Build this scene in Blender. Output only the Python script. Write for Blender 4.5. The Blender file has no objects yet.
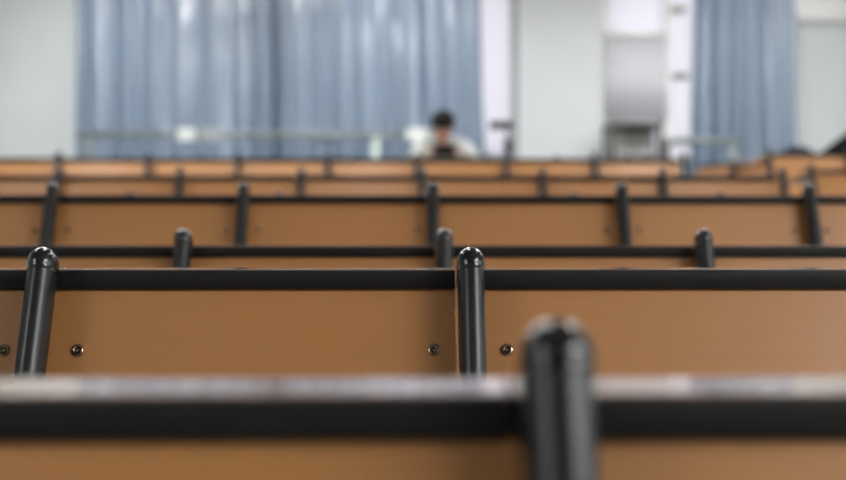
import bpy, bmesh, math, random
from mathutils import Vector, Matrix
random.seed(7)
S = bpy.context.scene
C = S.collection
PI = math.pi

# ------------------------------------------------------------------ materials
def srgb(r, g, b):
    f = lambda c: (c/255/12.92) if c/255 <= 0.04045 else ((c/255+0.055)/1.055)**2.4
    return (f(r), f(g), f(b), 1)

def mat(name, col, rough=0.5, metal=0.0, coat=0.0, coat_rough=0.1, spec=0.5, sheen=0.0):
    m = bpy.data.materials.new(name); m.use_nodes = True
    b = m.node_tree.nodes['Principled BSDF']
    b.inputs['Base Color'].default_value = col
    b.inputs['Roughness'].default_value = rough
    b.inputs['Metallic'].default_value = metal
    b.inputs['Coat Weight'].default_value = coat
    b.inputs['Coat Roughness'].default_value = coat_rough
    b.inputs['Specular IOR Level'].default_value = spec
    b.inputs['Coat IOR'].default_value = 1.7
    b.inputs['Sheen Weight'].default_value = sheen
    return m

def noisy(m, c1, c2, scale=(1, 1, 1), nscale=6, detail=5, bump=0.0, rough=None):
    """object-space noise between two colours (wood grain, paint, cloth)"""
    nt = m.node_tree; N = nt.nodes; L = nt.links; b = N['Principled BSDF']
    tc = N.new('ShaderNodeTexCoord'); mp = N.new('ShaderNodeMapping')
    mp.inputs['Scale'].default_value = scale
    nz = N.new('ShaderNodeTexNoise'); nz.inputs['Scale'].default_value = nscale
    nz.inputs['Detail'].default_value = detail
    cr = N.new('ShaderNodeValToRGB')
    cr.color_ramp.elements[0].position = .3; cr.color_ramp.elements[0].color = c1
    cr.color_ramp.elements[1].position = .7; cr.color_ramp.elements[1].color = c2
    L.new(tc.outputs['Object'], mp.inputs['Vector']); L.new(mp.outputs['Vector'], nz.inputs['Vector'])
    L.new(nz.outputs['Fac'], cr.inputs['Fac']); L.new(cr.outputs['Color'], b.inputs['Base Color'])
    if bump:
        bp = N.new('ShaderNodeBump'); bp.inputs['Strength'].default_value = bump
        bp.inputs['Distance'].default_value = 0.002
        L.new(nz.outputs['Fac'], bp.inputs['Height']); L.new(bp.outputs['Normal'], b.inputs['Normal'])
    return m

def emit(name, col, s):
    m = bpy.data.materials.new(name); m.use_nodes = True
    nt = m.node_tree; nt.nodes.clear()
    e = nt.nodes.new('ShaderNodeEmission'); e.inputs['Color'].default_value = col; e.inputs['Strength'].default_value = s
    o = nt.nodes.new('ShaderNodeOutputMaterial'); nt.links.new(e.outputs[0], o.inputs[0])
    return m

def translucent(name, col, diff=0.35):
    m = bpy.data.materials.new(name); m.use_nodes = True
    nt = m.node_tree; nt.nodes.clear()
    t = nt.nodes.new('ShaderNodeBsdfTranslucent'); t.inputs['Color'].default_value = col
    d = nt.nodes.new('ShaderNodeBsdfDiffuse'); d.inputs['Color'].default_value = col
    x = nt.nodes.new('ShaderNodeMixShader'); x.inputs[0].default_value = diff
    o = nt.nodes.new('ShaderNodeOutputMaterial')
    nt.links.new(t.outputs[0], x.inputs[1]); nt.links.new(d.outputs[0], x.inputs[2]); nt.links.new(x.outputs[0], o.inputs[0])
    return m

def clear_glass(name):
    m = bpy.data.materials.new(name); m.use_nodes = True
    nt = m.node_tree; nt.nodes.clear()
    t = nt.nodes.new('ShaderNodeBsdfTransparent'); t.inputs['Color'].default_value = (.94, .96, .96, 1)
    g = nt.nodes.new('ShaderNodeBsdfGlossy'); g.inputs['Roughness'].default_value = 0.02
    f = nt.nodes.new('ShaderNodeFresnel'); f.inputs['IOR'].default_value = 1.45
    x = nt.nodes.new('ShaderNodeMixShader'); o = nt.nodes.new('ShaderNodeOutputMaterial')
    nt.links.new(f.outputs[0], x.inputs[0]); nt.links.new(t.outputs[0], x.inputs[1]); nt.links.new(g.outputs[0], x.inputs[2])
    nt.links.new(x.outputs[0], o.inputs[0])
    return m

M = {}
M['wood'] = noisy(mat('wood_laminate', srgb(152, 104, 58), 0.42, spec=0.4, coat=0.2, coat_rough=0.22), srgb(152, 104, 57), srgb(154, 106, 59), (1.2, 30, 30), 5, 6)
M['wood_top'] = noisy(mat('wood_laminate_top', srgb(150, 103, 57), 0.2, spec=0.5, coat=1.0, coat_rough=0.08), srgb(152, 104, 57), srgb(154, 106, 59), (1.2, 30, 30), 5, 6)
M['band'] = mat('black_edge_band', srgb(27, 26, 26), 0.5, spec=0.2)
M['post'] = noisy(mat('dark_powder_coat', srgb(23, 24, 25), 0.33, spec=0.32), srgb(21, 22, 23), srgb(25, 26, 27), (1, 1, 1), 220, 2, bump=0.04)
M['cap'] = mat('black_cap_plastic', srgb(13, 13, 14), 0.2, spec=0.4)
M['bolt'] = mat('bronzed_steel', srgb(150, 128, 105), 0.26, metal=1.0)
M['bolt_socket'] = mat('dark_bolt_socket', srgb(30, 25, 20), 0.5, metal=0.6)
M['wall'] = noisy(mat('white_wall_paint', srgb(209, 215, 216), 0.45, spec=0.4), srgb(207, 213, 214), srgb(211, 217, 218), (1, 1, 1), 3, 4)
M['ceiling'] = noisy(mat('ceiling_paint', srgb(220, 222, 222), 0.9), srgb(216, 218, 218), srgb(222, 224, 224), (1, 1, 1), 8, 4)
M['floor'] = noisy(mat('floor_vinyl', srgb(120, 118, 114), 0.45), srgb(112, 110, 106), srgb(130, 128, 124), (1, 1, 1), 9, 6)
M['curtain'] = noisy(mat('blue_satin_curtain', srgb(118, 136, 156), 0.4, spec=0.5, coat=0.9, coat_rough=0.15), srgb(115, 133, 153), srgb(122, 140, 160), (60, 60, 2), 6, 3)
M['rail'] = mat('brushed_rail', srgb(126, 134, 132), 0.42, metal=0.25)
M['rail_post'] = mat('pale_rail_post', srgb(178, 192, 180), 0.5)
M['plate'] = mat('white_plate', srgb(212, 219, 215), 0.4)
M['frame_grey'] = mat('grey_aluminium', srgb(150, 154, 158), 0.4, metal=0.2)
M['frame_white'] = mat('white_frame_paint', srgb(232, 232, 228), 0.4)
M['frost'] = translucent('frosted_glass', (.56, .545, .565, 1), 0.25)
M['blind'] = translucent('blind_cloth', (.86, .86, .87, 1), 0.4)
M['glass'] = clear_glass('window_glass')
M['olive'] = mat('bronze_latch', srgb(112, 106, 84), 0.45, metal=0.4)
M['black'] = mat('matt_black', srgb(9, 9, 11), 0.7, spec=0.15)
M['bag'] = noisy(mat('black_nylon', srgb(9, 9, 10), 0.85, spec=0.1), srgb(7, 7, 8), srgb(12, 12, 13), (1, 1, 1), 160, 2, bump=0.2)
M['navy'] = noisy(mat('dark_navy_cloth', srgb(44, 54, 70), 0.85), srgb(38, 47, 62), srgb(50, 60, 76), (1, 1, 1), 60, 3, bump=0.2)
M['plastic_white'] = mat('white_plastic', srgb(244, 245, 245), 0.35)
M['grey_metal'] = mat('grey_metal', srgb(172, 172, 170), 0.45, metal=0.2)
M['dark_metal'] = mat('dark_grey_metal', srgb(84, 84, 84), 0.45, metal=0.2)
M['skin'] = noisy(mat('skin', srgb(178, 128, 108), 0.6, spec=.3), srgb(175, 124, 105), srgb(181, 132, 112), (1, 1, 1), 25, 3)
M['hair'] = noisy(mat('black_hair', srgb(16, 15, 16), 0.75, spec=0.15), srgb(12, 11, 12), srgb(24, 22, 22), (40, 40, 3), 20, 3, bump=0.3)
M['jacket'] = noisy(mat('white_jacket_cloth', srgb(158, 162, 160), 0.9), srgb(155, 159, 157), srgb(161, 165, 163), (1, 1, 1), 40, 3, bump=0.15)
M['shirt'] = mat('grey_shirt', srgb(122, 120, 118), 0.9)
M['trousers'] = mat('dark_trousers', srgb(48, 52, 62), 0.9)
M['eye'] = mat('eye_white', srgb(225, 222, 218), 0.3)
M['iris'] = mat('dark_iris', srgb(30, 20, 16), 0.2)
M['lip'] = mat('lip', srgb(176, 104, 96), 0.5)
M['screen'] = mat('dark_screen', srgb(12, 12, 14), 0.1)
M['chalkboard'] = noisy(mat('chalkboard', srgb(38, 52, 46), 0.7), srgb(35, 49, 43), srgb(44, 58, 52), (1, 1, 1), 4, 5)
M['frontwall'] = mat('front_wall_paint', srgb(120, 116, 110), 0.8)
LAMP = emit('lamp_diffuser_glow', (1, .99, .98, 1), 23.5)

# ------------------------------------------------------------------ mesh helpers
def link(name, bm, material, parent=None, smooth=False, bevel=0.0, seg=2):
    me = bpy.data.meshes.new(name)
    bmesh.ops.recalc_face_normals(bm, faces=bm.faces)
    bm.to_mesh(me); bm.free()
    if smooth:
        for p in me.polygons: p.use_smooth = True
    me.materials.append(material)
    o = bpy.data.objects.new(name, me); C.objects.link(o)
    if parent: o.parent = parent
    if bevel:
        md = o.modifiers.new('Bevel', 'BEVEL'); md.width = bevel; md.segments = seg; md.limit_method = 'ANGLE'
    return o

def box(bm, x0, x1, y0, y1, z0, z1):
    v = [bm.verts.new(p) for p in ((x0,y0,z0),(x1,y0,z0),(x1,y1,z0),(x0,y1,z0),(x0,y0,z1),(x1,y0,z1),(x1,y1,z1),(x0,y1,z1))]
    for f in ((0,3,2,1),(4,5,6,7),(0,1,5,4),(1,2,6,5),(2,3,7,6),(3,0,4,7)):
        bm.faces.new([v[i] for i in f])
    return v

def boxobj(name, ext, material, parent=None, bevel=0.0):
    bm = bmesh.new(); box(bm, *ext)
    return link(name, bm, material, parent, bevel=bevel)

def prism_x(bm, prof, x0, x1, end_mat=0):
    """profile of (y, z) points extruded along x"""
    a = [bm.verts.new((x0, y, z)) for y, z in prof]
    b = [bm.verts.new((x1, y, z)) for y, z in prof]
    n = len(prof)
    for f in (bm.faces.new(a[::-1]), bm.faces.new(b)): f.material_index = end_mat
    for i in range(n):
        bm.faces.new((a[i], a[(i+1) % n], b[(i+1) % n], b[i]))

def loft(bm, rings, cap0=True, cap1=True):
    vs = [[bm.verts.new(p) for p in r] for r in rings]
    n = len(vs[0])
    for a, b in zip(vs, vs[1:]):
        for i in range(n):
            bm.faces.new((a[i], a[(i+1) % n], b[(i+1) % n], b[i]))
    if cap0: bm.faces.new(vs[0][::-1])
    if cap1: bm.faces.new(vs[-1])

def tube(bm, pts, r, n=12):
    pts = [Vector(p) for p in pts]; rings = []
    for i, p in enumerate(pts):
        d = (pts[min(i+1, len(pts)-1)] - pts[max(i-1, 0)]).normalized()
        u = d.orthogonal().normalized() if i == 0 else (u - d*u.dot(d)).normalized()
        w = d.cross(u); rr = r[i] if isinstance(r, (list, tuple)) else r
        rings.append([p + u*rr*math.cos(2*PI*k/n) + w*rr*math.sin(2*PI*k/n) for k in range(n)])
    loft(bm, rings)

def ellipsoid(bm, c, r, seg=24, rings=16, rot=None):
    mt = Matrix.Translation(c) @ (rot.to_4x4() if rot else Matrix.Identity(4)) @ Matrix.Diagonal((*r, 1))
    return bmesh.ops.create_uvsphere(bm, u_segments=seg, v_segments=rings, radius=1, matrix=mt)['verts']

def empty(name, loc=(0, 0, 0), rotz=0):
    o = bpy.data.objects.new(name, None); C.objects.link(o)
    o.location = loc; o.rotation_euler = (0, 0, rotz); o.empty_display_size = 0.1
    return o

def tag(o, label, cat, group=None):
    o['label'] = label; o['category'] = cat
    if group: o['group'] = group
    return o

def struct(o):
    o['kind'] = 'structure'; return o

# ------------------------------------------------------------------ layout constants
F = 1175.0                    # focal length in pixels (50 mm lens)
XV, YH = 403.0, 258.0         # where the straight-ahead direction lands in the picture
W = 0.52                      # bay width
X0 = 0.0826                   # post line
LEAN = math.radians(21)
DEPTH = {1: .606, 2: 1.43, 3: 2.34, 4: 3.22, 5: 4.13, 6: 5.05, 7: 5.95, 8: 6.85, 9: 7.70, 10: 8.55}
YTOP = {1: 394.8, 2: 269.1, 3: 245.2, 4: 194.9, 6: 175.3, 8: 158.0}
Z = {k: (YH - y)*(DEPTH[k]+.022)/F for k, y in YTOP.items()}
Z[5] = (YH-190.6)*DEPTH[5]/F - .036
Z[10] = (YH-154.5)*DEPTH[10]/F - .036
Z[7] = Z[6] + .04; Z[9] = Z[8] + .03
H = {k: Z[k]-.85 for k in Z}  # tread heights
H[11] = Z[10]-.80
YB = 11.0                     # back wall face
def wx(px, Y): return (px-XV)*Y/F
def wz(py, Y): return (YH-py)*Y/F

# ------------------------------------------------------------------ floor (stepped), walls, ceiling
XL, XR, YF, ZC = -5.2, 6.2, -4.2, 2.95
prof = [(YF-.2, H[1])]
for k in range(1, 12):
    yend = DEPTH[k]+.12 if k < 11 else YB+.3
    prof.append((yend, H[k]))
    if k < 11: prof.append((yend, H[k+1]))
prof += [(YB+.3, H[1]-.3), (YF-.2, H[1]-.3)]
bm = bmesh.new(); prism_x(bm, prof, XL-.2, XR+.2)
struct(link('floor', bm, M['floor']))
def floor_z(y):
    for k in range(1, 11):
        if y < DEPTH[k]+.12: return H[k]
    return H[11]
struct(boxobj('ceiling', (XL-.2, XR+.2, YF-.2, YB+.3, ZC, ZC+.15), M['ceiling']))

def wall_with_holes(name, us, vs, holes, t, place, material):
    """us, vs: sorted grid lines; holes: set of (i, j) cells left open; place(u, v, w) -> xyz"""
    bm = bmesh.new(); cache = {}
    def V(u, v, w):
        key = (round(u, 4), round(v, 4), w)
        if key not in cache: cache[key] = bm.verts.new(place(u, v, w))
        return cache[key]
    nu, nv = len(us)-1, len(vs)-1
    solid = lambda i, j: 0 <= i < nu and 0 <= j < nv and (i, j) not in holes
    for i in range(nu):
        for j in range(nv):
            if not solid(i, j): continue
            a, b, c, d = us[i], us[i+1], vs[j], vs[j+1]
            bm.faces.new((V(a,c,0), V(b,c,0), V(b,d,0), V(a,d,0)))
            bm.faces.new((V(a,c,t), V(a,d,t), V(b,d,t), V(b,c,t)))
            if not solid(i-1, j): bm.faces.new((V(a,c,0), V(a,d,0), V(a,d,t), V(a,c,t)))
            if not solid(i+1, j): bm.faces.new((V(b,c,0), V(b,c,t), V(b,d,t), V(b,d,0)))
            if not solid(i, j-1): bm.faces.new((V(a,c,0), V(a,c,t), V(b,c,t), V(b,c,0)))
            if not solid(i, j+1): bm.faces.new((V(a,d,0), V(b,d,0), V(b,d,t), V(a,d,t)))
    return struct(link(name, bm, material))

w1x0, w1x1 = -1.6, wx(519, YB)
w2x0, w2x1 = wx(605, YB), wx(716, YB)
wz0, wz1 = wz(161, YB), 2.62
zb = H[1]-.3
wall_with_holes('wall_back', [XL-.2, w1x0, w1x1, w2x0, w2x1, XR+.2], [zb, wz0, wz1, ZC], {(1, 1), (3, 1)}, .28,
                lambda u, v, w: (u, YB+w, v), M['wall'])
# tall windows of the right-hand wall (beyond the frame, they light the desks)
rw = [(-3.4, -1.9), (-1.4, .1), (.6, 2.1)]
us = [YF-.2] + [a for p in rw for a in p] + [YB+.3]
wall_with_holes('wall_right', us, [zb, .1, 2.55, ZC], {(1, 1), (3, 1), (5, 1)}, .25, lambda u, v, w: (XR+w, u, v), M['wall'])
wall_with_holes('wall_left', [YF-.2, YB+.3], [zb, ZC], set(), .25, lambda u, v, w: (XL-w, u, v), M['wall'])
wall_with_holes('wall_front', [XL-.2, XR+.2], [zb, ZC], set(), .25, lambda u, v, w: (u, YF-w, v), M['frontwall'])

def frame_mesh(bm, x0, x1, z0, z1, y0, y1, t, mull=()):
    box(bm, x0, x0+t, y0, y1, z0, z1); box(bm, x1-t, x1, y0, y1, z0, z1)
    box(bm, x0+t, x1-t, y0, y1, z0, z0+t); box(bm, x0+t, x1-t, y0, y1, z1-t, z1)
    for m_ in mull: box(bm, m_-t/2, m_+t/2, y0, y1, z0+t, z1-t)

# window 1 (behind the second curtain, its right strip shows)
bm = bmesh.new(); frame_mesh(bm, w1x0, w1x1, wz0, wz1, YB+.01, YB+.09, .065, (-.3,))
w1 = struct(link('window_1', bm, M['frame_grey']))
p = boxobj('pane', (w1x0+.04, w1x1-.04, YB+.045, YB+.051, wz0+.04, wz1-.04), M['frost'], w1)
# window 2 (with the blind)
bm = bmesh.new(); frame_mesh(bm, w2x0, w2x1, wz0, wz1, YB+.03, YB+.11, .05, (wx(669, YB),))
w2 = struct(link('window_2', bm, M['frame_white']))
boxobj('pane', (w2x0+.03, w2x1-.03, YB+.065, YB+.071, wz0+.03, wz1-.03), M['frost'], w2)
for py, px in ((8, 680), (75, 682)):
    bm = bmesh.new()
    x, z = wx(px, YB), wz(py, YB)
    box(bm, x-.075, x+.075, YB+.0, YB+.03, z-.028, z+.028)
    box(bm, x-.03, x+.03, YB-.03, YB+.0, z-.022, z+.022)
    link('window_latch', bm, M['olive'], w2, bevel=.006)
for i, (a, b) in enumerate(rw):
    bm = bmesh.new()
    frame_mesh(bm, a, b, .1, 2.55, 0, .07, .06, ((a+b)/2,))
    bmesh.ops.transform(bm, verts=bm.verts, matrix=Matrix(((0, -1, 0, XR+.12), (1, 0, 0, 0), (0, 0, 1, 0), (0, 0, 0, 1))))
    w_ = struct(link('window_%d' % (3+i), bm, M['frame_white']))
    boxobj('pane', (XR+.08, XR+.086, a+.04, b-.04, .14, 2.51), M['glass'], w_)
    li = bpy.data.lights.new('daylight_portal', 'AREA'); li.shape = 'RECTANGLE'; li.size = b-a; li.size_y = 2.45
    li.cycles.is_portal = True
    lo = bpy.data.objects.new('daylight_portal', li); C.objects.link(lo)
    lo.location = (XR+.3, (a+b)/2, 1.325); lo.rotation_euler = (PI/2, 0, PI/2)

# board on the front wall behind the camera
bd = empty('chalkboard', (0, YF, 0))
boxobj('board_surface', (-2.2, 2.2, .005, .03, .0, 1.5), M['chalkboard'], bd)
bm = bmesh.new(); frame_mesh(bm, -2.26, 2.26, -.06, 1.56, .004, .045, .06)
link('board_frame', bm, M['frame_grey'], bd)
tag(bd, 'dark green chalkboard on the front wall of the hall', 'chalkboard')

# ceiling lamps
LAMPS = [(-2.6, 3.7, 'left lamp over the fourth row'), (-.3, 3.7, 'middle lamp over the fourth row'), (2.05, 3.7, 'right lamp over the fourth row'),
         (-2.6, 6.3, 'left lamp over the far rows'), (-1.2, 6.0, 'lamp left of the middle over the far rows'), (2.05, 6.3, 'right lamp over the far rows'), (4.5, 6.3, 'lamp added over the right aisle for the dark back corner'),  # aisle lamp is added to lift the dark right back corner
         (-2.6, 9.1, 'left lamp added to light the back wall'), (.0, 9.1, 'middle lamp added to light the back wall'), (3.0, 9.0, 'lamp added to light the back wall before the right window'),  # extra row, added to brighten the back wall
         (3.7, -2.8, 'lamp added over the board end, right of the aisle'), (5.0, -2.8, 'lamp added over the board end nearest the windows'),  # unseen lamps behind the camera, added to light the near rows
         (-4.4, -2.4, 'lamp added over the front left corner'), (3.9, -1.15, 'lamp added over the front right seats'), (5.3, -1.15, 'lamp added over the front seats by the windows')]  # left one added for the posts' left sides, right pair for the near rows
for lx, ly, tx in LAMPS:
    hw = .62 if ly < 0 else (.14 if ly == 3.7 else .30); hl = 1.05 if ly == 3.7 else .75
    l = empty('ceiling_lamp', (lx, ly, ZC-.07))
    bm = bmesh.new()
    prism = [(-hw, .07), (-hw, .0), (-hw+.02, .0), (-hw+.02, .05), (hw-.02, .05), (hw-.02, .0), (hw, .0), (hw, .07)]
    a = [bm.verts.new((x, -hl, z)) for x, z in prism]; b = [bm.verts.new((x, hl, z)) for x, z in prism]
    bm.faces.new(a); bm.faces.new(b[::-1])
    for i in range(len(prism)):
        j = (i+1) % len(prism); bm.faces.new((a[i], b[i], b[j], a[j]))
    link('lamp_housing', bm, M['plastic_white'], l)
    boxobj('diffuser', (-hw+.025, hw-.025, -hl+.005, hl-.005, .012, .035), LAMP, l)
    tag(l, 'long white ceiling ' + tx, 'ceiling lamp', 'ceiling lamps')

# ------------------------------------------------------------------ benches
PW, PD = .0161, .0215     # post half width, half depth
def stadium(cx, cy, z, hw, hd, n=10, tilt=0.0):
    """rounded slot outline, long axis in y; z shifts with y by tilt"""
    pts = []
    s = hd - hw
    for k in range(n+1):
        a = PI + PI*k/n
        pts.append((cx + hw*math.cos(a), -s + hw*math.sin(a)))
    for k in range(n+1):
        a = PI*k/n
        pts.append((cx + hw*math.cos(a), s + hw*math.sin(a)))
    return [Vector((x, cy+y, z + y*tilt)) for x, y in pts]

def post_mesh(zk, fz):
    """oval tube that leans back at the top and drops straight to the floor (local y=0 at the band)"""
    bm = bmesh.new(); rings = []
    ztop = .006
    tl = math.tan(LEAN)
    zs = [ztop, -.02, -.2, -.34, -.38, -.41, -.44]
    for z in zs:
        lean = LEAN if z > -.36 else LEAN*max(0, (z+.44)/.08)
        y = tl*(z+.012) if z > -.36 else tl*(-.348) - .010*(1-max(0, (z+.44)/.08))
        rings.append(stadium(0, y, z, PW, PD, tilt=-math.tan(lean)))
    rings.append(stadium(0, tl*(-.348)-.010, fz-zk, PW, PD))
    loft(bm, rings)
    return bm

def cap_mesh():
    bm = bmesh.new(); rings = []
    tl = math.tan(LEAN)
    R = .0172
    prof = [(-.002, PW+.0008), (.0, R-.001), (.004, R), (.009, R)] + [(.009+.019*math.sin(a), R*math.cos(a)) for a in (math.radians(q) for q in (15, 30, 45, 60, 72, 82, 88))]
    for h, r in prof:
        z = .006+h
        rings.append(stadium(0, tl*(z+.012), z, max(r, .0006), max(r, .0006)+(PD-PW)*min(1, .25+.75*r/R), tilt=-tl))
    loft(bm, rings)
    return bm

GAP0, GAP1 = -.0165, -.0215   # bay runs from post+GAP0 to next post+GAP1
BT = .0245
def desktop_mesh(GAP0, GAP1):
    bm = bmesh.new()
    y0 = .0285
    p = [(y0, -.003), (y0+.003, -.0005), (.10, .0015), (.37, -.036), (.376, -.042), (.372, -.061), (.10, -BT), (y0, -BT)]
    prism_x(bm, p, GAP0, W+GAP1, 1)
    return bm
def band_mesh(GAP0, GAP1):
    bm = bmesh.new()
    p = [(.0285, -.0006), (.0245, -.0008), (.0228, -.0022), (.022, -.004), (.022, -BT+.002), (.0235, -BT), (.0285, -BT)]
    prism_x(bm, p, GAP0, W+GAP1)
    return bm
def panel_mesh(GAP0, GAP1):
    bm = bmesh.new()
    tl = math.tan(LEAN); L_ = .37
    y = .028
    t = .017
    p = [(y, -BT), (y-tl*L_, -BT-L_), (y-tl*L_+t, -BT-L_-.004), (y+t, -BT)]
    prism_x(bm, p, GAP0, W+GAP1, 1)
    return bm
ZBOLT = -.098
def bolt_mesh():
    bm = bmesh.new()
    prof = [(.0, .0078), (.0012, .0078), (.0022, .0066), (.0026, .0052), (.0012, .0042), (.0008, .0036)]
    rings = [[Vector((r*math.cos(2*PI*k/18), -h, r*math.sin(2*PI*k/18))) for k in range(18)] for h, r in prof]
    loft(bm, rings)
    return bm
def socket_mesh():
    bm = bmesh.new()
    rings = [[Vector((r*math.cos(2*PI*k/6), -h, r*math.sin(2*PI*k/6))) for k in range(6)] for h, r in ((.0004, .0034), (.0013, .0034), (.0013, .002), (.0006, .0016))]
    loft(bm, rings)
    return bm

# shared meshes, made once
def data(name, bm, material, smooth=False):
    me = bpy.data.meshes.new(name); bmesh.ops.recalc_face_normals(bm, faces=bm.faces)
    bm.to_mesh(me); bm.free(); me.materials.append(material)
    if smooth:
        for p_ in me.polygons: p_.use_smooth = True
        try: me.set_sharp_from_angle(angle=math.radians(50))
        except Exception: pass
    return me
D_BAY = {g: (data('desktop', desktop_mesh(*g), M['wood_top']), data('edge_band', band_mesh(*g), M['band'], True),
             data('back_panel', panel_mesh(*g), M['wood'])) for g in ((-.0140, -.0185), (-.0226, -.0248))}
for g_ in D_BAY.values():
    g_[2].materials.append(M['band'])   # black edging on the panel ends
for k_, g_ in D_BAY.items():
    g_[0].materials.append(M['band'] if k_[0] < -.02 else M['wood_top'])
D_CAP = data('post_cap', cap_mesh(), M['cap'], True)
D_BOLT = data('bolt', bolt_mesh(), M['bolt'], True)
D_SOCK = data('bolt_socket', socket_mesh(), M['bolt_socket'])
D_POST = {}

def child(name, me, parent, loc=(0, 0, 0), rot=None, label=None):
    o = bpy.data.objects.new(name, me); C.objects.link(o); o.parent = parent; o.location = loc
    if rot: o.rotation_euler = rot
    if label: o['label'] = label
    return o

def bench(x, y, z, label, group, rotz=0, end_post=False, posts=None, gap=(-.0140, -.0185), dz=-.003, thick=1.0):
    t = empty('lecture_bench', (x, y, z), rotz)
    tag(t, label, 'bench', group)
    dk, bn, pn = D_BAY[gap]
    child('desktop', dk, t); child('edge_band', bn, t, label='black edge strip along the front of the desk top')
    child('back_panel', pn, t)
    yb = .028 + math.tan(LEAN)*(ZBOLT+BT) - .0002
    for bx in (.044, W-.045):
        b = child('bolt', D_BOLT, t, (bx, yb, ZBOLT), (-LEAN, 0, 0))
        child('bolt_socket', D_SOCK, b)
    fz = floor_z(y-.12)
    key = round(z+dz-fz, 3)
    if key not in D_POST: D_POST[key] = data('post', post_mesh(z+dz, fz), M['post'], True)
    for px in (posts if posts is not None else [0, W] if end_post else [0]):
        ps = child('post', D_POST[key], t, (px-(.0022 if thick > 1 else 0), math.tan(LEAN)*dz, dz)); ps.scale = (thick, 1, 1); child('post_cap', D_CAP, ps, label='glossy black domed cap')
    return t

ROWTXT = {1: 'blurred front row', 2: 'sharp second row', 3: 'third row', 4: 'fourth row', 5: 'fifth row, mostly hidden',
          6: 'sixth row', 8: 'far row with glossy fronts', 10: 'rearmost row before the person'}
ORD = ['first', 'second', 'third', 'fourth', 'fifth', 'sixth', 'seventh', 'eighth', 'ninth', 'tenth', 'eleventh', 'twelfth']
RIGHT_END = {6: 2, 8: 2, 10: 2}     # last bay of the rows that stop at the aisle
BESPOKE = {
    (1, -1): 'wooden lecture bench filling the blurred front row left of its post',
    (1, 0): 'wooden lecture bench of the blurred front row carrying the large out-of-focus post',
    (2, -2): 'wooden bench end peeking in at the left edge of the sharp second row',
    (2, -1): 'sharp wooden bench with two bolts between the second row posts',
    (2, 0): 'sharp wooden bench right of the in-focus middle post in the second row',
}
for k in (1, 2, 3, 4, 5, 6, 8, 10):
    d = DEPTH[k]
    sp = W*F/d; xp = XV + X0*F/d
    n0 = math.floor((0-xp)/sp + .03); n1 = math.floor((846-xp)/sp - .02)
    if k == 10: n0 = -5
    if k in RIGHT_END: n1 = min(n1, RIGHT_END[k])
    tot = n1-n0+1
    for i, nn in enumerate(range(n0, n1+1)):
        lab = BESPOKE.get((k, nn)) or 'wooden bench in the %s, %s from the left of %s' % (ROWTXT[k], ORD[i], ['', 'one', 'two', 'three', 'four', 'five', 'six', 'seven', 'eight', 'nine', 'ten', 'eleven'][tot])
        bench(X0+nn*W, d, Z[k], lab, 'benches of the %s' % ROWTXT[k].split(',')[0], end_post=(k in RIGHT_END and nn == n1),
              gap=(-.0226, -.0248) if k == 1 else (-.0140, -.0185), dz={1: .005, 2: -.009}.get(k, -.003), thick=1.15 if k == 1 else 1.0)

# benches of the right-hand block beyond the aisle
bench(wx(814, 6.3), 6.3, wz(168.5, 6.3), 'wooden bench beyond the aisle at right, the lower and nearer one', 'benches beyond the right aisle')
yc = 7.6
xc = wx(771, yc); zc_ = wz(152, yc)
bench(xc, yc, zc_, 'wooden bench beyond the aisle at right with the dark folded cloth on top', 'benches beyond the right aisle')
bench(xc+W, yc, zc_, 'wooden bench under the black bag at the right edge of the picture', 'benches beyond the right aisle')
a = math.radians(-72)
bench(wx(735, 8.75), 8.75, wz(163.5, 8.55), 'small angled bench nearer the curtain, second one left of the dark cloth bench', 'angled benches by the right curtain', rotz=a)
bench(wx(735, 8.75)-.52*math.cos(a), 8.75-.52*math.sin(a), wz(161.5, 8.9), 'small angled bench farthest left of the pair in front of the right curtain', 'angled benches by the right curtain', rotz=a, posts=[])

# ------------------------------------------------------------------ curtains
def curtain(name, x0, x1, xb0, xb1, y, z0, z1, folds, amp, label, seed):
    rnd = random.Random(seed)
    bm = bmesh.new()
    nu, nv = folds*14, 16
    ph = [rnd.uniform(-.5, .5) for _ in range(folds+2)]; am = [rnd.uniform(.55, 1.25) for _ in range(folds+2)]
    def off(u):
        f = u*folds; i = int(min(folds, max(0, math.floor(f)))); t = f-i
        a0 = am[i]*(1-t)+am[i+1]*t; p0 = ph[i]*(1-t)+ph[i+1]*t
        return a0*math.sin(2*PI*f + p0*2.2) + .22*math.sin(2*PI*f*2.3+seed)
    grid = []
    for j in range(nv+1):
        v = j/nv; z = z1+(z0-z1)*v; row = []
        for i in range(nu+1):
            u = i/nu
            x = (x0+(x1-x0)*u)*(1-v) + (xb0+(xb1-xb0)*u)*v
            dy = amp*(.75+.35*v)*off(u)
            row.append(bm.verts.new((x + .012*math.sin(9*v+u*20)*v, y + dy, z)))
        grid.append(row)
    for j in range(nv):
        for i in range(nu):
            bm.faces.new((grid[j][i], grid[j][i+1], grid[j+1][i+1], grid[j+1][i]))
    t = empty(name, ((x0+x1)/2, y, z0)); tag(t, label, 'curtain', 'blue curtains on the back wall')
    cl = link('cloth', bm, M['curtain'], t, smooth=True)
    cl.matrix_parent_inverse = Matrix.Translation(t.location).inverted()
    s = cl.modifiers.new('Solidify', 'SOLIDIFY'); s.thickness = .003
    bm = bmesh.new(); box(bm, min(x0, xb0), max(x1, xb1), y-.025, y+.025, z1-.01, z1+.05)
    tr = link('track', bm, M['frame_white'], t, bevel=.004)
    tr.matrix_parent_inverse = Matrix.Translation(t.location).inverted()
    return t
YC = 10.82
ctz = H[11]+.03
curtain('curtain', wx(78, YC), wx(300, YC), wx(79, YC), wx(304, YC), YC, ctz, 2.78, 8, .05, 'blue satin curtain on the left beside the white wall', 3)
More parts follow.
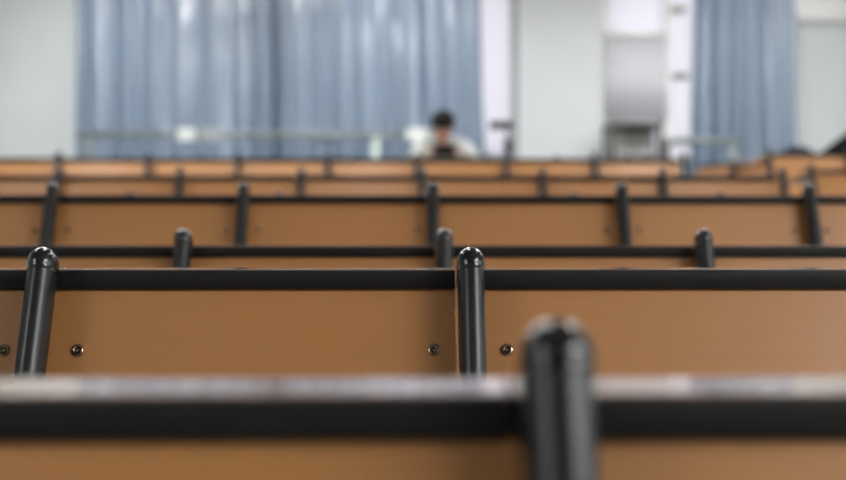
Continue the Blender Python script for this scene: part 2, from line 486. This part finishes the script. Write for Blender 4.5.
curtain('curtain', wx(284, YC-.12), wx(479, YC-.12), wx(286, YC-.12), wx(488, YC-.12), YC-.12, ctz, 2.78, 9, .045, 'blue satin curtain with bright glints behind the seated person', 11)
curtain('curtain', wx(697, YC), wx(797, YC), wx(690, YC), wx(799, YC), YC, ctz, 2.78, 6, .05, 'blue satin curtain on the right between window and white wall', 5)

# ------------------------------------------------------------------ handrails
def handrail(px0, px1, py, Y, posts, label, hands=()):
    t = empty('handrail', (0, Y, H[11])); tag(t, label, 'handrail')
    z = wz(py, Y)-H[11]
    bm = bmesh.new(); tube(bm, [(wx(px0, Y), 0, z), (wx((px0+px1)/2, Y), 0, z), (wx(px1, Y), 0, z)], .032, 14)
    link('top_rail', bm, M['rail'], t, smooth=True)
    for px, m in posts:
        bm = bmesh.new(); x = wx(px, Y)
        tube(bm, [(x, 0, 0), (x, 0, .02), (x, 0, z-.02)], [.05, .03, .03], 12)
        link('post', bm, M[m], t, smooth=True)
    for px0_, px1_, m in hands:  # plates added where the rail shows bright spots
        boxobj('plate', (wx(px0_, Y), wx(px1_, Y), -.045, -.033, z-.055, z+.055), M[m], t, bevel=.01)['label'] = 'pale plate added at a bright spot of the rail'
    return t
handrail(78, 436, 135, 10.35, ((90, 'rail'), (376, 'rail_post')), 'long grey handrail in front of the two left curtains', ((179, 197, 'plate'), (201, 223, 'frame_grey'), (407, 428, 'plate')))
handrail(664, 742, 140.5, 10.2, ((668, 'dark_metal'), (735, 'rail')), 'short grey handrail in front of the right window')

# ------------------------------------------------------------------ blind, small table, stand, air conditioner
t = empty('window_blind', (wx(637, YB-.03), YB-.03, wz(118, YB)))
hw = (wx(668, YB)-wx(608, YB))/2; top = wz(34, YB)-wz(118, YB)
bm = bmesh.new()
nu = 40; ring = []
a_ = []
for j in (0, 1):
    a_.append([bm.verts.new((-hw+2*hw*i/nu, .012*math.sin(i*.9)+.006*math.sin(i*2.3), top*j)) for i in range(nu+1)])
for i in range(nu): bm.faces.new((a_[0][i], a_[0][i+1], a_[1][i+1], a_[1][i]))
cl = link('blind_cloth', bm, M['blind'], t, smooth=True); cl.modifiers.new('Solidify', 'SOLIDIFY').thickness = .002
bm = bmesh.new(); tube(bm, [(-hw, 0, top), (hw, 0, top)], .03); link('roller', bm, M['frame_white'], t, smooth=True)
bm = bmesh.new(); tube(bm, [(-hw, 0, -.004), (hw, 0, -.004)], .012); link('bottom_bar', bm, M['grey_metal'], t, smooth=True)
tag(t, 'pale translucent blind covering the left part of the right window', 'blind')

Yt = 10.62
t = empty('metal_table', (wx(633, Yt), Yt, H[11]))
zt = wz(123, Yt)-H[11]; hx = (wx(660, Yt)-wx(608, Yt))/2
boxobj('tabletop', (-hx, hx, -.22, .22, zt-.045, zt), M['dark_metal'], t, .006)
boxobj('shelf', (-hx+.03, hx-.03, -.18, .18, zt-.30, zt-.27), M['grey_metal'], t)
boxobj('back_plate', (-hx+.03, hx-.03, .15, .165, zt-.27, zt-.05), M['grey_metal'], t)
for sx in (-1, 1):
    for sy in (-1, 1):
        x = sx*(hx-.025); y = sy*.18
        boxobj('leg', (x-.025, x+.025, y-.02, y+.02, 0, zt-.045), M['dark_metal'], t)
tag(t, 'dark grey metal table below the blind at the back wall', 'table')

Ys = 10.4
t = empty('tripod_stand', (wx(508, Ys), Ys, H[11]))
zt = wz(128, Ys)-H[11]
boxobj('head_plate', (wx(490, Ys)-wx(508, Ys), .035, -.08, .08, zt, zt+.055), M['black'], t, .008)
bm = bmesh.new(); tube(bm, [(0, 0, .25), (0, 0, zt)], .014); link('pole', bm, M['dark_metal'], t, smooth=True)
bm = bmesh.new(); z1_ = wz(138, Ys)-H[11]; z0_ = wz(156, Ys)-H[11]
tube(bm, [(0, -.02, z0_), (0, -.02, z0_+.02), (0, -.02, z1_-.02), (0, -.02, z1_)], [.02, .034, .034, .02], 14)
link('grip', bm, M['black'], t, smooth=True)
for k in range(3):
    an = PI/2+2*PI*k/3
    bm = bmesh.new(); tube(bm, [(0, 0, .45), (.28*math.cos(an), .28*math.sin(an), .012)], .011, 10); link('leg', bm, M['black'], t, smooth=True)
tag(t, 'black tripod stand with flat head in front of the bright window strip', 'stand')

bm = bmesh.new()
x0, x1 = wx(791, YB), wx(791, YB)+.95
z0 = wz(17, 10.85)
t = empty('wall_mounted_air_conditioner', ((x0+x1)/2, YB, z0))
h_ = (x1-x0)/2
prof = [(0, 0), (-.075, .0), (-.09, .015), (-.095, .12), (-.095, .26), (-.08, .30), (0, .30)]
prism_x(bm, prof, -h_, h_); link('casing', bm, M['plastic_white'], t, bevel=.008)
boxobj('louvre', (-h_+.06, h_-.06, -.075, -.05, -.004, .006), M['plastic_white'], t)
tag(t, 'white wall air conditioner at the top right corner of the back wall', 'air conditioner')

# ------------------------------------------------------------------ cloth and bag on the right bench
def subsurf(o, n=2):
    md = o.modifiers.new('Subdivision', 'SUBSURF'); md.levels = n; md.render_levels = n; return o
yd = yc+.1
t = empty('folded_jacket', (wx(799, yd), yd, zc_+.002))
bm = bmesh.new(); rnd = random.Random(2)
nx, ny = 14, 8
hx = (wx(817, yd)-wx(785, yd))/2
topv = []; botv = []
for j in range(ny+1):
    ra = []; rb = []
    for i in range(nx+1):
        u, v = i/nx*2-1, j/ny*2-1
        h_ = .032*(1-abs(u)**3)*(1-abs(v)**3)*(.8+.3*math.sin(3*u+1))+.006*rnd.random()
        ra.append(bm.verts.new((u*hx, v*.06, .008+h_))); rb.append(bm.verts.new((u*hx, v*.06, .001)))
    topv.append(ra); botv.append(rb)
for j in range(ny):
    for i in range(nx):
        bm.faces.new((topv[j][i], topv[j][i+1], topv[j+1][i+1], topv[j+1][i]))
        bm.faces.new((botv[j][i], botv[j+1][i], botv[j+1][i+1], botv[j][i+1]))
for i in range(nx):
    bm.faces.new((topv[0][i], botv[0][i], botv[0][i+1], topv[0][i+1])); bm.faces.new((topv[ny][i], topv[ny][i+1], botv[ny][i+1], botv[ny][i]))
for j in range(ny):
    bm.faces.new((topv[j][0], topv[j+1][0], botv[j+1][0], botv[j][0])); bm.faces.new((topv[j][nx], botv[j][nx], botv[j+1][nx], topv[j+1][nx]))
subsurf(link('cloth', bm, M['navy'], t, smooth=True), 1)
bm = bmesh.new(); tube(bm, [(-hx*.7, -.03, .034), (-hx*.2, -.04, .04), (hx*.35, -.036, .036), (hx*.8, -.02, .026)], [.008, .011, .011, .007], 8)
link('collar', bm, M['navy'], t, smooth=True)
tag(t, 'dark navy jacket folded flat on the bench beyond the right aisle', 'jacket')

yb_ = yc+.17
bx0 = wx(822, yb_)
t = empty('backpack', (bx0+.27, yb_, zc_+.003))
bm = bmesh.new()
secs = []
N_ = 28
for k in range(9):   # sections along height; the left side slopes
    v = k/8
    z = -.012+.30*v if k else -.006
    xl = -.27+.40*v**1.15; xr = .25-.03*v
    hy = .10*(1-.45*v**2)
    cx = (xl+xr)/2; hx = (xr-xl)/2
    ring = []
    for q in range(N_):
        a = 2*PI*q/N_; c, s = math.cos(a), math.sin(a); e = .5
        ring.append(Vector((cx+hx*math.copysign(abs(c)**e, c), hy*math.copysign(abs(s)**e, s), max(z, .002) if k < 8 else z-.01)))
    secs.append(ring)
loft(bm, secs)
link('bag_body', bm, M['bag'], t, smooth=True, bevel=.012)
bm = bmesh.new()
secs = []
for k, v in enumerate((0, .3, .7, 1)):
    secs.append([Vector((.09+.12*math.copysign(abs(math.cos(2*PI*q/20))**.5, math.cos(2*PI*q/20)), -.085-.03*(1-abs(v-.4)), .012+.13*v)) + Vector((0, .03*math.sin(2*PI*q/20), 0)) for q in range(20)])
loft(bm, secs); link('front_pocket', bm, M['bag'], t, smooth=True)
bm = bmesh.new(); tube(bm, [(.10, 0, .265), (.12, 0, .305), (.16, 0, .315), (.20, 0, .30), (.22, 0, .262)], .008, 8); link('handle', bm, M['black'], t, smooth=True)
tag(t, 'black backpack slumped at the right edge on the bench beyond the aisle', 'backpack')

# ------------------------------------------------------------------ the seated person
PX, PY = wx(443, 9.05), 9.05
DY, DZ, UP = 1.70, Z[10]-Z[8], .045     # offsets of the seated pose; UP lifts shoulders and head
ZD = Z[10]                     # desk edge height
P = empty('person', (PX, PY, H[11]))
tag(P, 'black-haired person in a white jacket leaning on the desk over a phone', 'person')
inv = Matrix.Translation(P.location).inverted()
def W3(x, y, z): return Vector((PX+x, y+DY, z))
zd = ZD-.004                  # desk top under the elbows (sloped part)
seat_y, seat_z = 7.86, H[11]+.47

def skin_obj(name, verts, edges, radii, root, sub=2):
    me = bpy.data.meshes.new(name); me.from_pydata([tuple(v) for v in verts], edges, []); me.update()
    o = bpy.data.objects.new(name, me); C.objects.link(o)
    md = o.modifiers.new('Skin', 'SKIN'); md.use_smooth_shade = True
    for i, r in enumerate(radii):
        sv = me.skin_vertices[0].data[i]
        sv.radius = (r, r) if not isinstance(r, tuple) else r
        sv.use_root = (i == root)
    s = o.modifiers.new('Sub', 'SUBSURF'); s.levels = sub; s.render_levels = sub
    return o

def bake(o):
    dg = bpy.context.evaluated_depsgraph_get(); dg.update()
    me = bpy.data.meshes.new_from_object(o.evaluated_get(dg))
    nm = o.name; bpy.data.objects.remove(o)
    return me

class Skel:
    def __init__(s): s.v = []; s.e = []; s.r = []
    def add(s, p, r, prev=None):
        s.v.append(Vector(p)); s.r.append(r)
        if prev is not None: s.e.append((prev, len(s.v)-1))
        return len(s.v)-1
    def chain(s, prev, pts):
        for p, r in pts: prev = s.add(p, r, prev)
        return prev

sh_y, sh_z = 7.53, .70+DZ+UP
head_c = W3(0, 7.36, .842+DZ+UP)
# joints
hip = {-1: W3(-.10, seat_y-.02, seat_z+.06), 1: W3(.10, seat_y-.02, seat_z+.06)}
shl = {-1: W3(-.165, sh_y, sh_z), 1: W3(.165, sh_y, sh_z)}
elb = {-1: W3(-.225, 7.24, zd+.045), 1: W3(.235, 7.24, zd+.045)}
wri = {-1: W3(-.088, 7.085, zd+.083), 1: W3(.088, 7.085, zd+.083)}

def trunk(sk, grow, arms_to=1.0, legs=True, neck=True):
    pel = sk.add(W3(0, seat_y, seat_z+.09), (.135+grow, .105+grow))
    waist = sk.add(W3(0, seat_y-.10, seat_z+.25), (.125+grow, .10+grow), pel)
    chest = sk.add(W3(0, sh_y+.07, sh_z-.09), (.135+grow, .10+grow), waist)
    up = sk.add(W3(0, sh_y-.01, sh_z+.015), ((.085, .07) if grow else (.074, .056)) if grow < .01 else (.106, .09), chest)
    if neck:
        nk = sk.add(W3(0, sh_y-.075, sh_z+.06), .044, up)
        sk.add(W3(0, 7.40, .80+DZ+UP), .05, nk)
    elif grow > 0:
        sk.add(W3(0, sh_y-.035, sh_z+.055), (.070+grow*.9, .054+grow*.9), up)
    for s in (-1, 1):
        a = sk.add(shl[s], .058+grow, up)
        m = sk.add(shl[s].lerp(elb[s], .5), .047+grow, a)
        e = sk.add(elb[s], .04+grow*.9, m)
        m2 = sk.add(elb[s].lerp(wri[s], .5), .036+grow*.9, e)
        sk.add(elb[s].lerp(wri[s], arms_to), .026+grow*.8, m2)
    if legs:
        for s in (-1, 1):
            h = sk.add(hip[s], .085+grow, pel)
            k = sk.add(W3(s*.12, seat_y-.42, seat_z+.02), .058+grow, h)
            c = sk.add(W3(s*.12, seat_y-.40, seat_z-.18), .05+grow, k)
            an = sk.add(W3(s*.12, seat_y-.38, H[11]+.09), .036+grow*.8, c)
            sk.add(W3(s*.12, seat_y-.50, H[11]+.042), .03, sk.add(W3(s*.12, seat_y-.38, H[11]+.05), .036, an))
    return pel

sk = Skel(); trunk(sk, 0.0)
bm_ = bmesh.new()
me = bake(skin_obj('tmp', sk.v, sk.e, sk.r, 0)); bm_.from_mesh(me)
# hands: palm plus five finger chains curled round the phone
ph_c = W3(0, 7.055, zd+.092)
for s in (-1, 1):
    hk = Skel()
    w0 = hk.add(wri[s], .024)
    palm = hk.add(W3(s*.066, 7.072, zd+.092), (.030, .017), w0)
    pk = hk.add(W3(s*.052, 7.072, zd+.092), (.030, .014), palm)
    me = bake(skin_obj('tmp', hk.v, hk.e, hk.r, 0)); bm_.from_mesh(me)
    for q in range(4):
        fk = Skel(); L_ = (.92, 1.05, 1.0, .82)[q]
        zz = zd+.115-.015*q
        i0 = fk.add(W3(s*.062, 7.078, zz), .0085)
        i1 = fk.add(W3(s*(.062-.024*L_), 7.079, zz-.001), .0082, i0)
        i2 = fk.add(W3(s*(.062-.043*L_), 7.074, zz-.002), .0075, i1)
        fk.add(W3(s*(.062-.053*L_), 7.066, zz-.002), .0066, i2)
        bm_.from_mesh(bake(skin_obj('tmp', fk.v, fk.e, fk.r, 0)))
    tk = Skel()
    i0 = tk.add(W3(s*.074, 7.066, zd+.10), .0105)
    i1 = tk.add(W3(s*.070, 7.046, zd+.115), .0098, i0)
    tk.add(W3(s*.050, 7.0405, zd+.112), .0085, i1)
    bm_.from_mesh(bake(skin_obj('tmp', tk.v, tk.e, tk.r, 0)))
# head: skull, jaw, nose, ears, brow (face towards -y, tipped down)
hr = Matrix.Rotation(math.radians(24), 3, 'X')
def hp(x, y, z): return head_c + hr @ Vector((x, y, z))
ellipsoid(bm_, hp(0, .012, .025), (.073, .09, .082), rot=hr)
ellipsoid(bm_, hp(0, -.022, -.045), (.056, .062, .066), rot=hr)
ellipsoid(bm_, hp(0, -.056, -.092), (.024, .02, .016), 16, 10, hr)
ellipsoid(bm_, hp(0, -.092, -.024), (.011, .017, .024), 12, 10, hr)
ellipsoid(bm_, hp(0, -.098, -.036), (.0155, .012, .010), 12, 10, hr)
ellipsoid(bm_, hp(0, -.071, .018), (.045, .016, .010), 16, 10, hr)
for s in (-1, 1):
    ellipsoid(bm_, hp(s*.074, .012, -.012), (.009, .019, .031), 12, 10, hr)
    ellipsoid(bm_, hp(s*.035, -.06, -.03), (.020, .018, .016), 12, 10, hr)
body = link('body', bm_, M['skin'])
md = body.modifiers.new('Remesh', 'REMESH'); md.mode = 'VOXEL'; md.voxel_size = .006; md.use_smooth_shade = True
md = body.modifiers.new('Smooth', 'SMOOTH'); md.factor = .5; md.iterations = 3
for o in (body,):
    o.parent = P; o.matrix_parent_inverse = inv
def pchild(name, bm, material, smooth=True):
    o = link(name, bm, material, None, smooth); o.parent = P; o.matrix_parent_inverse = inv; return o
# eyes, lips, eyebrows
for s in (-1, 1):
    bm = bmesh.new(); ellipsoid(bm, hp(s*.031, -.073, -.002), (.0125, .009, .0042), 16, 10, hr); e = pchild('eye', bm, M['eye'])
    bm = bmesh.new(); ellipsoid(bm, hp(s*.030, -.0800, -.0042), (.0052, .0032, .0034), 12, 8, hr)
    ir = link('iris', bm, M['iris'], e, True)
    bm = bmesh.new(); tube(bm, [hp(s*.015, -.0885, .017), hp(s*.031, -.0875, .021), hp(s*.047, -.077, .016)], [.0022, .003, .0018], 8); pchild('eyebrow', bm, M['hair'])
bm = bmesh.new(); tube(bm, [hp(-.024, -.076, -.062), hp(-.009, -.083, -.0605), hp(.009, -.083, -.0605), hp(.024, -.076, -.062)], [.003, .0065, .0065, .003], 10); pchild('mouth', bm, M['lip'])
# hair: cap over the skull with a fringe
bm = bmesh.new()
vs = ellipsoid(bm, hp(0, .018, .036), (.086, .101, .088), 40, 26, hr)
hi = hr.inverted()
kill = []
for v in vs:
    p = hi @ (v.co - head_c)
    lim = .004 if p.y < -.045 else (.004-.6*(p.y+.045) if p.y < .02 else -.035-.5*(p.y-.02))
    lim = max(lim, -.075)
    if p.z < lim - .004: kill.append(v)
    v.co += hr @ Vector((0, 0, .006*math.sin(p.x*140)*max(0, p.z*8)*.3))
bmesh.ops.delete(bm, geom=kill, context='VERTS')
rnd = random.Random(4)
for q in range(34):     # loose tufts of the fringe, temples and crown
    an = -PI*1.08 + PI*1.16*q/33
    x, y = .083*math.cos(an), .012+.098*math.sin(an)
    zt = .045 + rnd.uniform(-.01, .01); zl = (.006 if y < -.05 else -.014) + rnd.uniform(-.012, .008)
    tube(bm, [hp(x*.86, y*.86+.003, zt+.035), hp(x*1.0, y*1.0, zt), hp(x*1.0+rnd.uniform(-.008, .008), y*1.01, zl)], [.010, .013, .003], 7)
hair = pchild('hair', bm, M['hair']); sd = hair.modifiers.new('Solidify', 'SOLIDIFY'); sd.thickness = .012; sd.offset = -1
# clothes
def cloth(name, sk, material):
    me = bake(skin_obj('tmp', sk.v, sk.e, sk.r, 0)); bm = bmesh.new(); bm.from_mesh(me)
    return pchild(name, bm, material)
sk = Skel(); trunk(sk, .014, .97, legs=False, neck=False)
jk = cloth('jacket', sk, M['jacket'])
bm = bmesh.new()
tube(bm, [W3(-.07, sh_y+.0, sh_z+.065), W3(-.06, sh_y-.075, sh_z+.045), W3(-.018, sh_y-.115, sh_z-.01)], [.02, .022, .012], 10)
link('collar', bm, M['jacket'], jk, True)
bm = bmesh.new()
tube(bm, [W3(.07, sh_y+.0, sh_z+.065), W3(.06, sh_y-.075, sh_z+.045), W3(.018, sh_y-.115, sh_z-.01)], [.02, .022, .012], 10)
link('collar', bm, M['jacket'], jk, True)
sk = Skel(); trunk(sk, .007, .3, legs=False, neck=False)
cloth('shirt', sk, M['shirt'])
sk = Skel()
pel = sk.add(W3(0, seat_y, seat_z+.095), (.148, .118))
for s in (-1, 1):
    h = sk.add(hip[s]+Vector((0, 0, 0)), .097, pel)
    k = sk.add(W3(s*.12, seat_y-.42, seat_z+.02), .068, h)
    c = sk.add(W3(s*.12, seat_y-.40, seat_z-.18), .06, k)
    sk.add(W3(s*.12, seat_y-.38, H[11]+.10), .05, c)
cloth('trousers', sk, M['trousers'])
for s in (-1, 1):
    bm = bmesh.new()
    ellipsoid(bm, W3(s*.12, seat_y-.44, H[11]+.046), (.046, .125, .044), 20, 12)
    for v in bm.verts: v.co.z = max(v.co.z, H[11]+.003)
    pchild('shoe', bm, M['black'])

# phone held sideways
t = empty('phone', ph_c); tag(t, 'dark phone held sideways in both hands of the seated person', 'phone')
t.rotation_euler = (math.radians(10), 0, 0)
boxobj('phone_case', (-.082, .082, -.008, .004, -.040, .042), M['black'], t, .004)
boxobj('phone_screen', (-.077, .077, .0042, .0052, -.035, .037), M['screen'], t)

# plain seat the person sits on (hidden behind the desks)
t = empty('bench_seat', (PX, seat_y+.02+DY, H[11]))
boxobj('seat_board', (-.26, .26, -.2, .2, .40, .43), M['wood'], t, .008)
for s in (-1, 1):
    boxobj('leg', (s*.2-.02, s*.2+.02, -.02, .02, 0, .40), M['post'], t)
tag(t, 'wooden bench seat under the person in the white jacket', 'seat')

# ------------------------------------------------------------------ world, camera, output
w = bpy.data.worlds.new('sky'); S.world = w; w.use_nodes = True
bg = w.node_tree.nodes['Background']; bg.inputs['Color'].default_value = (.92, .955, 1, 1); bg.inputs['Strength'].default_value = 5.0

cam = bpy.data.cameras.new('camera'); cam.sensor_width = 36; cam.lens = 50
cam.clip_start = .02; cam.clip_end = 100
cam.dof.use_dof = True; cam.dof.focus_distance = 1.43; cam.dof.aperture_fstop = 2.75; cam.dof.aperture_blades = 0
co = bpy.data.objects.new('camera', cam); C.objects.link(co)
co.location = (0, 0, 0)
co.rotation_euler = (PI/2 + math.atan((YH-240)/F), 0, -math.atan((423-XV)/F))
S.camera = co
S.view_settings.view_transform = 'Standard'
S.view_settings.look = 'None'
S.view_settings.gamma = 1
S.view_settings.use_curve_mapping = False
S.view_settings.exposure = 0.0
S.cycles.use_denoising = True
S.cycles.max_bounces = 8
S.cycles.sample_clamp_indirect = 6
S.cycles.caustics_reflective = False
S.cycles.caustics_refractive = False
